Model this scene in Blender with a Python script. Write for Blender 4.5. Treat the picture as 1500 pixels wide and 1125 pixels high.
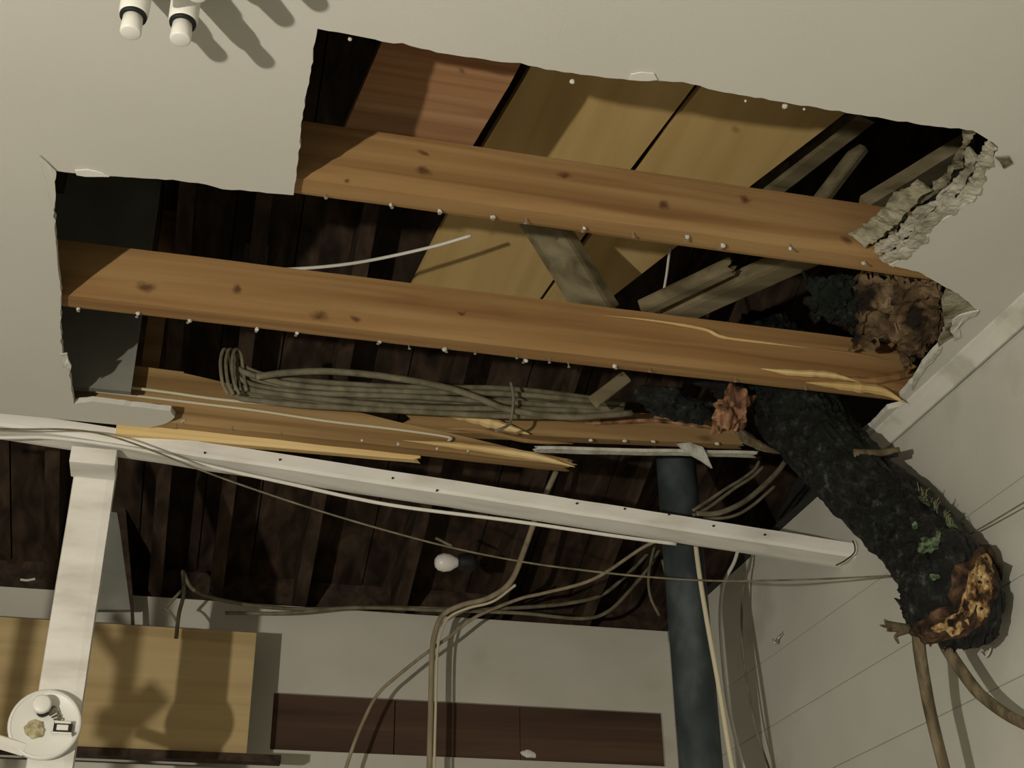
import bpy, bmesh, math, random
from mathutils import Vector, Matrix, noise
from mathutils.geometry import tessellate_polygon
random.seed(7)
for o in list(bpy.data.objects): bpy.data.objects.remove(o)
S = bpy.context.scene

# ---------------------------------------------------------------- camera
F = 1906.0; CX, CY = 750.0, 562.5; CAM = Vector((0, 0, 1.5))
vx = Vector((9200-CX, -(1480-CY), -F)).normalized()
vy = Vector((205-CX, -(1620-CY), -F)); vy = (vy - vx*vy.dot(vx)).normalized()
vz = vx.cross(vy)
R = Matrix((vx, vy, vz))                       # camera -> world
cd = bpy.data.cameras.new('camera'); cam = bpy.data.objects.new('camera', cd)
S.collection.objects.link(cam)
cam.matrix_world = Matrix.Translation(CAM) @ R.to_4x4()
cd.sensor_width = 36; cd.lens = F*36/1500; cd.clip_start = 0.01
S.camera = cam
S.view_settings.view_transform = 'Standard'; S.view_settings.look = 'None'
S.view_settings.gamma = 1; S.view_settings.exposure = 0.0
S.view_settings.use_curve_mapping = False
# ---------------------------------------------------------------- light
w = bpy.data.worlds.new('world'); S.world = w; w.use_nodes = True
w.node_tree.nodes['Background'].inputs[0].default_value = (0.5, 0.6, 0.7, 1)
w.node_tree.nodes['Background'].inputs[1].default_value = 0.004
ld = bpy.data.lights.new('work_light', 'POINT'); ld.energy = 240; ld.color = (1.0, 0.93, 0.80)
ld.shadow_soft_size = 0.026
lo = bpy.data.objects.new('work_light', ld); lo.location = (-1.5, -0.45, 1.3); S.collection.objects.link(lo)

# ---------------------------------------------------------------- helpers
def at(px, py, X=None, Y=None, Z=None):
    """point of the place seen in a direction, on the plane X, Y or Z = const"""
    d = R @ Vector((px-CX, -(py-CY), -F))
    if X is not None: t = (X-CAM.x)/d.x
    elif Y is not None: t = (Y-CAM.y)/d.y
    else: t = (Z-CAM.z)/d.z
    return CAM + d*t
def px2m(px, p): return px*(Vector(p)-CAM).length/F

def link(name, me, mat, parent=None):
    o = bpy.data.objects.new(name, me); S.collection.objects.link(o)
    if mat: me.materials.append(mat)
    if parent: o.parent = parent
    return o
def tag(o, label=None, cat=None, group=None, kind=None):
    if label: o['label'] = label
    if cat: o['category'] = cat
    if group: o['group'] = group
    if kind: o['kind'] = kind
    return o
def fin(name, bm, mat, parent=None, smooth=False):
    bmesh.ops.recalc_face_normals(bm, faces=bm.faces)
    me = bpy.data.meshes.new(name); bm.to_mesh(me); bm.free()
    if smooth:
        for p in me.polygons: p.use_smooth = True
    return link(name, me, mat, parent)
def empty(name, loc):
    o = bpy.data.objects.new(name, None); o.location = loc; o.empty_display_size = .05
    S.collection.objects.link(o); return o
def under(o, root):                            # o built in world coordinates becomes a part
    o.parent = root; o.matrix_parent_inverse = Matrix.Translation(-Vector(root.location))
    return o
def bevel(o, w=.002, seg=2):
    m = o.modifiers.new('b', 'BEVEL'); m.width = w; m.segments = seg; m.limit_method = 'ANGLE'; return o
def box_bm(bm, a, b):
    a = Vector(a); b = Vector(b)
    vs = [bm.verts.new((x, y, z)) for x in (a.x, b.x) for y in (a.y, b.y) for z in (a.z, b.z)]
    for f in ((0,1,3,2),(4,6,7,5),(0,4,5,1),(2,3,7,6),(0,2,6,4),(1,5,7,3)): bm.faces.new([vs[i] for i in f])
def box(name, a, b, mat, parent=None, bev=0):
    bm = bmesh.new(); box_bm(bm, a, b); o = fin(name, bm, mat, parent)
    if bev: bevel(o, bev)
    return o
def prism(name, pts, off, mat, parent=None):
    """closed polygon of 3-D points swept by a vector"""
    bm = bmesh.new(); off = Vector(off)
    a = [bm.verts.new(p) for p in pts]; b = [bm.verts.new(Vector(p)+off) for p in pts]
    n = len(pts)
    for i in range(n): bm.faces.new((a[i], b[i], b[(i+1) % n], a[(i+1) % n]))
    if n <= 4: bm.faces.new(a); bm.faces.new(b[::-1])
    else:
        for t3 in tessellate_polygon([[Vector(p) for p in pts]]):
            if len(set(t3)) == 3: bm.faces.new([a[i] for i in t3]); bm.faces.new([b[i] for i in t3[::-1]])
    return fin(name, bm, mat, parent)
def spline(pts, n=8):
    pts = [Vector(p) for p in pts]
    if len(pts) < 3: return pts
    P = [2*pts[0]-pts[1]] + pts + [2*pts[-1]-pts[-2]]; out = []
    for i in range(1, len(P)-2):
        for k in range(n):
            t = k/n; a, b, c, d = P[i-1:i+3]
            out.append(.5*((2*b)+(c-a)*t+(2*a-5*b+4*c-d)*t*t+(3*b-a-3*c+d)*t**3))
    out.append(pts[-1]); return out
def rings(bm, path, radf, seg, cap=True):
    prev = None; up = Vector((0, 0, 1)); L = []
    for i, p in enumerate(path):
        t = (path[min(i+1, len(path)-1)]-path[max(i-1, 0)]).normalized()
        if i == 0:
            u = t.cross(up)
            if u.length < .1: u = t.cross(Vector((1, 0, 0)))
            u.normalize()
        else: u = (u - t*u.dot(t)).normalized()
        v = t.cross(u)
        L.append([bm.verts.new(p + (u*math.cos(a)+v*math.sin(a))*radf(i, a, p)) for a in [2*math.pi*k/seg for k in range(seg)]])
    for i in range(len(L)-1):
        for k in range(seg): bm.faces.new((L[i][k], L[i][(k+1) % seg], L[i+1][(k+1) % seg], L[i+1][k]))
    if cap: bm.faces.new(L[0][::-1]); bm.faces.new(L[-1])
    return L
def tube(name, pts, r, mat, parent=None, seg=8, n=8, r1=None):
    bm = bmesh.new(); path = spline(pts, n); N = len(path)-1
    rings(bm, path, lambda i, a, p: r if r1 is None else r+(r1-r)*i/N, seg)
    return fin(name, bm, mat, parent, True)
def board(name, p0, p1, w, h, mat, parent=None, jag0=0, jag1=0, wd=(0, 1, 0), bend=0, rough=.0008, n=40, taper1=1, sd=0):
    """sawn board: p0-p1 = bottom front edge, w goes along wd, h upwards; jag = splintered ends"""
    rnd = random.Random(sd or hash(name) % 997 if sd else 5+int(abs(p0[0]*1000)) % 97)
    p0 = Vector(p0); p1 = Vector(p1); t = (p1-p0).normalized(); wd = Vector(wd)
    wd = (wd-t*wd.dot(t)).normalized(); hd = t.cross(wd)
    if hd.z < 0: hd = -hd
    M = 6; c = .0025; prof = []
    def side(a, b):
        for i in range(M): prof.append((a[0]+(b[0]-a[0])*i/M, a[1]+(b[1]-a[1])*i/M))
    side((c, 0), (w-c, 0)); side((w, c), (w, h-c)); side((w-c, h), (c, h)); side((0, h-c), (0, c))
    bm = bmesh.new(); L = []
    seeds = rnd.random()*50
    for i in range(n+1):
        s = i/n; ring = []
        for k, (a, b) in enumerate(prof):
            e = 0
            q = (math.sin(b/h*19+seeds)+math.sin(b/h*43+a/w*7+seeds*2)+2)/4
            q = q*.7+.3*rnd.random() if (i in (0, n)) else q
            if i == n: e = jag1*q
            elif jag1 and s > .9: e = jag1*q*(s-.9)/.1
            if i == 0: e = -jag0*q
            elif jag0 and s < .1: e = -jag0*q*(.1-s)/.1
            sc = 1+(taper1-1)*s
            p = p0 + (p1-p0)*s + t*e + wd*a + hd*(b*sc) + Vector((0, 0, -bend*math.sin(math.pi*s)))
            p += noise.noise_vector(p*9+Vector((seeds, 0, 0)))*rough
            ring.append(bm.verts.new(p))
        L.append(ring)
    K = len(prof)
    for i in range(n):
        for k in range(K): bm.faces.new((L[i][k], L[i][(k+1) % K], L[i+1][(k+1) % K], L[i+1][k]))
    for ring, s in ((L[0], -1), (L[-1], 1)):
        c0 = sum((v.co for v in ring), Vector())/K - t*s*0.3*(jag1 if s > 0 else jag0)
        cv = bm.verts.new(c0)
        for k in range(K): bm.faces.new((ring[k], ring[(k+1) % K], cv))
    return fin(name, bm, mat, parent)
def bar(name, p0, p1, w, h, mat, parent=None, wd=(0, 1, 0), **k):
    """board centred on its axis"""
    p0 = Vector(p0); p1 = Vector(p1); t = (p1-p0).normalized(); wv = Vector(wd); wv = (wv-t*wv.dot(t)).normalized()
    hd = t.cross(wv)
    if hd.z < 0: hd = -hd
    o = -wv*w/2-hd*h/2
    return board(name, p0+o, p1+o, w, h, mat, parent, wd=wd, n=12, **k)
def blob(name, c, r, mat, parent=None, amp=.3, freq=18, sub=4, rot=0, axis='Y', seed=0):
    bm = bmesh.new(); bmesh.ops.create_icosphere(bm, subdivisions=sub, radius=1)
    M = Matrix.Rotation(rot, 3, axis); c = Vector(c); r = Vector(r)
    for v in bm.verts:
        d = v.co.normalized(); q = Vector((d.x*r.x, d.y*r.y, d.z*r.z))
        s = 1+amp*noise.noise(q*freq+Vector((seed, seed, 0)))+amp*.5*noise.noise(q*freq*2.7+Vector((seed, 0, seed)))
        v.co = c + M @ (q*s)
    return fin(name, bm, mat, parent)

# ---------------------------------------------------------------- materials
def mat(name, col, rough=.8, metal=0, spec=.3):
    m = bpy.data.materials.new(name); m.use_nodes = True; b = m.node_tree.nodes['Principled BSDF']
    b.inputs['Base Color'].default_value = (*col, 1); b.inputs['Roughness'].default_value = rough
    b.inputs['Metallic'].default_value = metal; b.inputs['Specular IOR Level'].default_value = spec
    return m
def nodes(m): return m.node_tree.nodes, m.node_tree.links, m.node_tree.nodes['Principled BSDF']
def ramp(N, stops):
    r = N.new('ShaderNodeValToRGB'); e = r.color_ramp.elements
    while len(e) < len(stops): e.new(.5)
    for i, (p, c) in enumerate(stops): e[i].position = p; e[i].color = (*c, 1) if len(c) == 3 else c
    return r
def mottled(name, stops, scale=(4, 4, 4), rough=.85, bump=.0, bscale=80, detail=6, spec=.25, bdist=.002):
    m = mat(name, stops[0][1], rough, 0, spec); N, L, B = nodes(m)
    tc = N.new('ShaderNodeNewGeometry'); mp = N.new('ShaderNodeMapping'); mp.inputs['Scale'].default_value = scale
    nz = N.new('ShaderNodeTexNoise'); nz.inputs['Scale'].default_value = 1; nz.inputs['Detail'].default_value = detail
    L.new(tc.outputs['Position'], mp.inputs[0]); L.new(mp.outputs[0], nz.inputs[0])
    r = ramp(N, stops); L.new(nz.outputs['Fac'], r.inputs[0]); L.new(r.outputs[0], B.inputs['Base Color'])
    if bump:
        n2 = N.new('ShaderNodeTexNoise'); n2.inputs['Scale'].default_value = bscale; n2.inputs['Detail'].default_value = 5
        L.new(tc.outputs['Position'], n2.inputs[0])
        bp = N.new('ShaderNodeBump'); bp.inputs['Strength'].default_value = bump; bp.inputs['Distance'].default_value = bdist
        L.new(n2.outputs['Fac'], bp.inputs['Height']); L.new(bp.outputs[0], B.inputs['Normal'])
    return m
def wood(name, dark, mid, light, along='X', knots=True, knotcol=None, sc=1.0, rough=.75):
    m = mat(name, mid, rough, 0, .25); N, L, B = nodes(m)
    g = N.new('ShaderNodeNewGeometry'); mp = N.new('ShaderNodeMapping')
    s = {'X': (1.1, 26, 26), 'Y': (26, 1.1, 26), 'Z': (26, 26, 1.1)}[along]
    mp.inputs['Scale'].default_value = [v*sc for v in s]
    L.new(g.outputs['Position'], mp.inputs[0])
    n1 = N.new('ShaderNodeTexNoise'); n1.inputs['Scale'].default_value = 1; n1.inputs['Detail'].default_value = 5
    n1.inputs['Distortion'].default_value = .6
    L.new(mp.outputs[0], n1.inputs[0])
    r = ramp(N, [(.33, dark), (.5, mid), (.68, light)]); L.new(n1.outputs['Fac'], r.inputs[0])
    out = r.outputs[0]
    if knots:
        m2 = N.new('ShaderNodeMapping'); k = {'X': (4.2, 9, 11), 'Y': (9, 4.2, 11), 'Z': (11, 9, 4.2)}[along]
        m2.inputs['Scale'].default_value = k
        nd = N.new('ShaderNodeTexNoise'); nd.inputs['Scale'].default_value = 40
        L.new(g.outputs['Position'], nd.inputs[0])
        vm = N.new('ShaderNodeVectorMath'); vm.operation = 'SCALE'; vm.inputs['Scale'].default_value = .012
        L.new(nd.outputs['Color'], vm.inputs[0])
        va = N.new('ShaderNodeVectorMath'); L.new(g.outputs['Position'], va.inputs[0]); L.new(vm.outputs[0], va.inputs[1])
        L.new(va.outputs[0], m2.inputs[0])
        vo = N.new('ShaderNodeTexVoronoi'); vo.inputs['Scale'].default_value = 1; L.new(m2.outputs[0], vo.inputs[0])
        rk = ramp(N, [(.04, (1, 1, 1)), (.13, (0, 0, 0))]); L.new(vo.outputs['Distance'], rk.inputs[0])
        mx = N.new('ShaderNodeMix'); mx.data_type = 'RGBA'
        mu = N.new('ShaderNodeMath'); mu.operation = 'MULTIPLY'; mu.inputs[1].default_value = .75
        L.new(rk.outputs[0], mu.inputs[0]); L.new(mu.outputs[0], mx.inputs['Factor'])
        L.new(out, mx.inputs['A']); mx.inputs['B'].default_value = (*(knotcol or tuple(c*.4 for c in dark)), 1)
        out = mx.outputs['Result']
    L.new(out, B.inputs['Base Color'])
    bp = N.new('ShaderNodeBump'); bp.inputs['Strength'].default_value = .35; bp.inputs['Distance'].default_value = .001
    L.new(n1.outputs['Fac'], bp.inputs['Height']); L.new(bp.outputs[0], B.inputs['Normal'])
    return m
M_ceil = mottled('painted_plasterboard', [(.3, (.60, .59, .53)), (.7, (.68, .67, .61))], (1.3, 1.3, 1.3), .9, .12, 160)
M_wall = mottled('painted_boards', [(.3, (.46, .46, .405)), (.62, (.54, .54, .485)), (.75, (.42, .40, .34))], (3, 3, 3), .8, .15, 60)
M_white = mottled('white_painted_timber', [(.25, (.60, .57, .51)), (.5, (.80, .78, .73)), (.7, (.86, .84, .80))], (6, 22, 22), .65, .2, 90)
M_header = mottled('scuffed_white_paint', [(.25, (.44, .42, .36)), (.40, (.54, .52, .455)), (.7, (.59, .57, .51))], (4, 4, 6), .75, .15, 70)
M_joist = wood('pine_joist', (.24, .125, .045), (.335, .195, .078), (.42, .265, .115), knots=False)
M_joist3 = wood('old_pine', (.22, .13, .05), (.32, .20, .085), (.42, .28, .13), knotcol=(.1, .05, .02))
M_yellow = wood('fresh_split_wood', (.55, .38, .15), (.70, .50, .22), (.80, .62, .32), knots=False)
M_orange = wood('splintered_wood', (.06, .03, .017), (.30, .15, .08), (.50, .29, .17), knots=False, sc=1.6, along='Z')
M_deck = wood('plywood_deck', (.50, .34, .13), (.57, .40, .165), (.63, .455, .20), 'Y', knots=False, sc=.6)
M_deckred = wood('reddish_plywood_deck', (.28, .14, .065), (.36, .195, .095), (.44, .26, .135), 'X', knots=False, sc=1.4)
M_ply = wood('plywood_sheet', (.40, .29, .14), (.47, .35, .175), (.52, .40, .21), 'X', knots=False, sc=.8)
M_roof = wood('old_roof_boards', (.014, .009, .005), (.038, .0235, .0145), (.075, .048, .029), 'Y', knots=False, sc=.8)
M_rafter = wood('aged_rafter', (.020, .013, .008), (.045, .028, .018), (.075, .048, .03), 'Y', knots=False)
M_grey = wood('weathered_timber', (.10, .08, .042), (.175, .145, .082), (.25, .21, .13), 'X', knots=False, sc=.8)
M_plank = wood('dark_brown_plank', (.05, .028, .018), (.082, .046, .030), (.12, .070, .046), 'X', knots=False, sc=.6)
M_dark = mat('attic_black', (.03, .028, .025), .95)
M_greypanel = mottled('grey_board', [(.3, (.16, .165, .14)), (.7, (.30, .30, .26))], (5, 5, 5), .9)
M_gyps = mottled('broken_plaster', [(.3, (.42, .40, .32)), (.55, (.66, .65, .58)), (.8, (.82, .81, .77))], (30, 30, 30), .95, .6, 140, bdist=.004)
M_gypsdirty = mottled('dirty_torn_plasterboard', [(.35, (.10, .085, .05)), (.5, (.27, .25, .17)), (.7, (.42, .40, .30))], (22, 22, 22), .95, .8, 90, bdist=.006)
M_torn = mottled('torn_board_core', [(.35, (.22, .20, .14)), (.5, (.38, .36, .28)), (.7, (.52, .50, .42))], (18, 18, 18), .95, .6, 90, bdist=.005)
M_debris = mottled('torn_sheathing', [(.36, (.018, .012, .008)), (.47, (.11, .07, .037)), (.58, (.23, .16, .09)), (.75, (.34, .28, .19))], (14, 14, 14), .95, .9, 60, bdist=.008)
M_cable = mottled('dusty_grey_cable', [(.3, (.10, .09, .055)), (.7, (.24, .215, .145))], (30, 30, 30), .7)
M_cabledark = mottled('old_dark_cable', [(.3, (.12, .10, .07)), (.7, (.24, .21, .15))], (30, 30, 30), .7)
M_wirewhite = mat('white_cable', (.74, .72, .66), .5)
M_wirecream = mat('cream_cable', (.62, .56, .40), .6)
M_wiretan = mottled('tan_cable', [(.3, (.24, .19, .12)), (.7, (.40, .34, .24))], (40, 10, 10), .6)
M_pipe = mottled('blue_grey_pipe', [(.3, (.022, .030, .035)), (.5, (.038, .050, .055)), (.70, (.085, .10, .11))], (14, 14, 9), .6, .15, 60, spec=.4)
M_lampwhite = mat('white_enamel', (.80, .79, .74), .35, 0, .5)
M_black = mat('black_gap', (.012, .012, .012), .6)
M_chrome = mat('chrome', (.75, .75, .73), .25, 1)
M_nail = mat('nail_steel', (.55, .53, .5), .4, .8)
M_trim = mottled('painted_trim', [(.35, (.50, .49, .42)), (.5, (.66, .65, .58)), (.8, (.72, .71, .65))], (12, 12, 12), .7, .15, 90)
M_floor = mottled('concrete_floor', [(.3, (.09, .085, .075)), (.7, (.14, .13, .12))], (3, 3, 3), .9)
M_far = mottled('dim_painted_wall', [(.3, (.22, .21, .18)), (.7, (.28, .27, .23))], (3, 3, 3), .9)
# bark
M_bark = mat('wet_dark_bark', (.02, .02, .02), .5, 0, .35); N, L, B = nodes(M_bark)
g = N.new('ShaderNodeNewGeometry')
n1 = N.new('ShaderNodeTexNoise'); n1.inputs['Scale'].default_value = 38; n1.inputs['Detail'].default_value = 8; n1.inputs['Roughness'].default_value = .7
n2 = N.new('ShaderNodeTexNoise'); n2.inputs['Scale'].default_value = 7; n2.inputs['Detail'].default_value = 4
vv = N.new('ShaderNodeTexVoronoi'); vv.inputs['Scale'].default_value = 55
for q in (n1, n2, vv): L.new(g.outputs['Position'], q.inputs['Vector'])
ra = ramp(N, [(.40, (.003, .0033, .003)), (.52, (.008, .010, .009)), (.60, (.026, .030, .027)), (.66, (.075, .08, .075)), (.74, (.20, .20, .19))]); L.new(n1.outputs['Fac'], ra.inputs[0])  # palest stops are wet glints painted into the bark colour
rb = ramp(N, [(.52, (0, 0, 0)), (.66, (1, 1, 1))]); L.new(n2.outputs['Fac'], rb.inputs[0])
mx = N.new('ShaderNodeMix'); mx.data_type = 'RGBA'; mh = N.new('ShaderNodeMath'); mh.operation = 'MULTIPLY'; mh.inputs[1].default_value = .55
L.new(rb.outputs[0], mh.inputs[0]); L.new(mh.outputs[0], mx.inputs['Factor']); L.new(ra.outputs[0], mx.inputs['A']); mx.inputs['B'].default_value = (.010, .020, .010, 1)
L.new(mx.outputs['Result'], B.inputs['Base Color'])
bp = N.new('ShaderNodeBump'); bp.inputs['Strength'].default_value = 1; bp.inputs['Distance'].default_value = .012
L.new(n1.outputs['Fac'], bp.inputs['Height']); L.new(bp.outputs[0], B.inputs['Normal'])
M_lichen = mottled('green_lichen', [(.38, (.012, .022, .010)), (.5, (.07, .115, .055)), (.66, (.19, .24, .15))], (60, 60, 60), .9, .8, 120)
M_moss = mat('olive_moss', (.20, .20, .10), .9)
M_heart = mottled('broken_heartwood', [(.38, (.03, .018, .010)), (.47, (.20, .11, .045)), (.56, (.46, .31, .14)), (.72, (.62, .47, .25))], (34, 34, 34), .85, .8, 80, bdist=.006)
M_stick = mottled('branch_bark', [(.35, (.06, .048, .027)), (.55, (.14, .11, .065)), (.75, (.23, .19, .12))], (60, 60, 12), .8, .4, 90)

def add_knots(m, knots, col=(.07, .025, .01)):
    N, L, B = nodes(m); src = B.inputs['Base Color'].links[0].from_socket
    g = N.new('ShaderNodeNewGeometry'); nz = N.new('ShaderNodeTexNoise'); nz.inputs['Scale'].default_value = 45; L.new(g.outputs['Position'], nz.inputs[0])
    vs = N.new('ShaderNodeVectorMath'); vs.operation = 'SCALE'; vs.inputs['Scale'].default_value = .022; L.new(nz.outputs['Color'], vs.inputs[0])
    va = N.new('ShaderNodeVectorMath'); L.new(g.outputs['Position'], va.inputs[0]); L.new(vs.outputs[0], va.inputs[1])
    acc = None
    for p, rx, rz in knots:
        sb = N.new('ShaderNodeVectorMath'); sb.operation = 'SUBTRACT'; L.new(va.outputs[0], sb.inputs[0]); sb.inputs[1].default_value = Vector(p)+Vector((.011, .011, .011))
        ml = N.new('ShaderNodeVectorMath'); ml.operation = 'MULTIPLY'; L.new(sb.outputs[0], ml.inputs[0]); ml.inputs[1].default_value = (1/rx, 8, 1/rz)
        le = N.new('ShaderNodeVectorMath'); le.operation = 'LENGTH'; L.new(ml.outputs[0], le.inputs[0])
        mr = N.new('ShaderNodeMapRange'); mr.inputs['From Min'].default_value = .35; mr.inputs['From Max'].default_value = 1.5
        mr.inputs['To Min'].default_value = .8; mr.inputs['To Max'].default_value = 0; L.new(le.outputs['Value'], mr.inputs['Value'])
        if acc is None: acc = mr.outputs[0]
        else:
            mm = N.new('ShaderNodeMath'); mm.operation = 'MAXIMUM'; L.new(acc, mm.inputs[0]); L.new(mr.outputs[0], mm.inputs[1]); acc = mm.outputs[0]
    mx = N.new('ShaderNodeMix'); mx.data_type = 'RGBA'; L.new(acc, mx.inputs['Factor']); L.new(src, mx.inputs['A']); mx.inputs['B'].default_value = (*col, 1)
    L.new(mx.outputs['Result'], B.inputs['Base Color'])
K = [(at(x, y, Y=1.712), a, b) for x, y, a, b in ((617,225,.008,.005),(620,250,.012,.008),(826,256,.012,.006),(973,300,.008,.009),(1092,292,.010,.006),(508,262,.004,.004),(1240,352,.012,.008))]
K += [(at(x, y, Y=2.158), a, b) for x, y, a, b in ((214,420,.016,.009),(347,424,.008,.007),(468,463,.017,.009),(520,466,.008,.006),(676,458,.006,.005),(1290,500,.02,.008))]
add_knots(M_joist, K)

# ---------------------------------------------------------------- setting
XR = 1.464; YB = 3.75; ZC = 2.8; XL = -2.7; YF = -2.4
floor = tag(box('floor', (XL, YF, -.1), (XR+.1, YB+.1, 0), M_floor), kind='structure')
tag(box('wall_left', (XL-.1, YF, 0), (XL, YB+.1, ZC+.012), M_far), kind='structure')
tag(box('wall_front', (XL, YF-.1, 0), (XR, YF, ZC+.012), M_far), kind='structure')
# right wall: horizontal painted boards with grooves between them
bm = bmesh.new(); zs = [0]+[2.50-.17*k for k in range(14, -1, -1)]+[2.7615]
zs = sorted(set(round(z, 3) for z in zs if z >= 0))
for a, b in zip(zs, zs[1:]):
    box_bm(bm, (XR, YF, a+.0005), (XR+.022, YB+.1, b-.0005))
box_bm(bm, (XR+.004, YF, 0), (XR+.1, YB+.1, 2.8))
wr = tag(bevel(fin('wall_right', bm, M_wall), .0015, 1), kind='structure')
# ceiling: one big sheet of plasterboard with the torn-out opening on its rear side
def rough_line(pts, amp=.0035, step=.012):
    out = []
    for a, b in zip(pts, pts[1:]):
        n = max(1, int((b-a).length/step))
        for i in range(n):
            p = a.lerp(b, i/n)
            if i: p += Vector((noise.noise(p*70), noise.noise(p*70+Vector((9, 9, 9))), 0))*amp
            p.z = a.z; out.append(p)
    out.append(pts[-1]); return out
hole = [(220,627),(246,619),(256,611),(250,602),(200,596),(135,588),(108,592),(104,560),(100,540),(92,522),(88,480),(90,430),(84,380),(80,330),(76,290),(72,262),(80,250),(112,254),(160,258),(230,262),(290,268),(325,277),(380,281),(430,286),(436,240),(441,190),(450,130),(458,80),(465,42),(510,50),(560,61),(590,63),(640,77),(735,91),(762,92),(800,102),(900,115),(960,118),(1000,120),(1050,133),(1150,150),(1250,167),(1350,183),(1425,191),(1445,203),(1463,216),(1449,240),(1442,262),(1428,288),(1402,308),(1366,335),(1345,362),(1326,374),(1303,389),(1345,398),(1380,418),(1404,430),(1432,455),(1404,465),(1404,492),(1378,506),(1352,535),(1338,560),(1318,582),(1330,592),(1300,600),(1284,618),(1258,640)]
hp = rough_line([at(x, y, Z=ZC) for x, y in hole])
outer = [Vector((XR, hp[-1].y+.02, ZC)), Vector((XR, YF, ZC)), Vector((XL, YF, ZC)), Vector((XL, 2.655, ZC)), Vector((-.5, 2.652, ZC))]
ceil = tag(prism('ceiling', hp+outer, (0, 0, .0125), M_ceil), kind='structure')
# torn paper and plaster along the opening
def shard(name, pts, z, t, mat_, parent, crumple=.004):
    P = [at(x, y, Z=z) for x, y in pts]; P = rough_line(P+[P[0]], .004, .01)[:-1]
    P = [p+Vector((0, 0, noise.noise(p*40)*crumple)) for p in P]
    return prism(name, P, (0, 0, t), mat_, parent)
shard('torn_paper', [(110,250),(128,249),(150,254),(160,259),(135,259),(112,257)], ZC-.003, .002, M_lampwhite, ceil, .001)
shard('torn_paper', [(921,117),(924,109),(940,106),(958,108),(963,117),(940,119)], ZC-.003, .002, M_lampwhite, ceil, .001)
shard('torn_paper', [(57,228),(66,236),(82,251),(80,300),(76,310),(70,280),(64,255)], ZC-.004, .002, M_ceil, ceil, .001)
shard('torn_paper', [(1395,470),(1404,462),(1434,455),(1428,462),(1405,476),(1408,494),(1398,500),(1392,486)], ZC-.004, .003, M_gyps, ceil)
shard('torn_paper', [(1340,548),(1366,520),(1380,508),(1377,516),(1352,545),(1336,572)], ZC-.003, .002, M_gyps, ceil, .001)
shard('torn_paper', [(88,520),(98,519),(104,540),(102,550),(92,540)], ZC-.004, .003, M_gyps, ceil)
shard('torn_paper', [(1458,232),(1478,230),(1484,240),(1470,248)], ZC-.004, .003, M_gypsdirty, ceil)
def ribbon(pts, o0, o1, z0, z1, m, sd, label=None):
    """ragged strip of board core following the torn edge, between two inward offsets"""
    P = spline([Vector((x, y, 0)) for x, y in pts], 9); bm = bmesh.new(); G = []; n = 7
    for i, p in enumerate(P):
        row = []
        w0 = o0+7*noise.noise(Vector((i*.19, sd, 0)))+3*noise.noise(Vector((i*.7, sd, 2))); w1 = o1+9*noise.noise(Vector((i*.15, sd, 5)))+5*noise.noise(Vector((i*.8, sd, 9)))
        for k in range(n+1):
            f = k/n; w_ = w0+(w1-w0)*f
            q = at(p.x-.78*w_, p.y-.62*w_, Z=ZC+z0+(z1-z0)*f)
            q.z += .006*noise.noise(q*45+Vector((sd, 0, 0)))+.003*noise.noise(q*150); q.x += .003*noise.noise(q*80)
            row.append(bm.verts.new(q))
        G.append(row)
    for a, b in zip(G, G[1:]):
        for k in range(n): bm.faces.new((a[k], b[k], b[k+1], a[k+1]))
    o = fin('torn_edge', bm, m, ceil); md = o.modifiers.new('s', 'SOLIDIFY'); md.thickness = .005; md.offset = 0
TE = [(1460,216),(1448,240),(1440,264),(1424,288),(1400,308),(1366,333),(1345,358),(1324,374),(1303,389)]
ribbon(TE, -3, 17, .001, .006, M_torn, 1)
ribbon(TE[1:], 20, 36, .022, .030, M_torn, 4)
ribbon(TE[:-1], 40, 52, .040, .046, M_gypsdirty, 8)
ribbon(TE[4:], 44, 74, .030, .050, M_gypsdirty, 12)
shard('torn_edge', [(1404,430),(1432,455),(1404,465),(1402,494),(1375,508),(1386,480),(1380,450),(1388,425)], ZC+.0, .012, M_gypsdirty, ceil, .004)
for (x, y, r) in ((512,57,3),(838,120,3.5),(1150,156,4),(1178,160,2),(1092,148,2)):
    c = at(x, y, Z=ZC+.006); blob('plaster_crumb', c, (px2m(r, c),)*3, M_gyps, ceil, .5, 90, 2, seed=x)
# trim between ceiling and right wall
bm = bmesh.new()
prof = [(XR-.034, ZC), (XR-.034, ZC-.006), (XR-.026, ZC-.012), (XR-.014, ZC-.024), (XR-.006, ZC-.034), (XR-.0005, ZC-.034), (XR-.0005, ZC)]
ya, yb = YF, at(1262, 645, X=XR-.02).y
a = [bm.verts.new((x, ya, z-.0005)) for x, z in prof]; b = [bm.verts.new((x, yb+.03*random.random(), z-.0005)) for x, z in prof]
bm.faces.new(a); bm.faces.new(b[::-1])
for i in range(len(prof)): bm.faces.new((a[i], b[i], b[(i+1) % 7], a[(i+1) % 7]))
tag(fin('trim_1', bm, M_trim), kind='structure')
tag(box('trim_2', (XR-.014, 1.60, 0), (XR-.0005, 1.69, 2.36), M_trim, None, .002), kind='structure')
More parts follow.
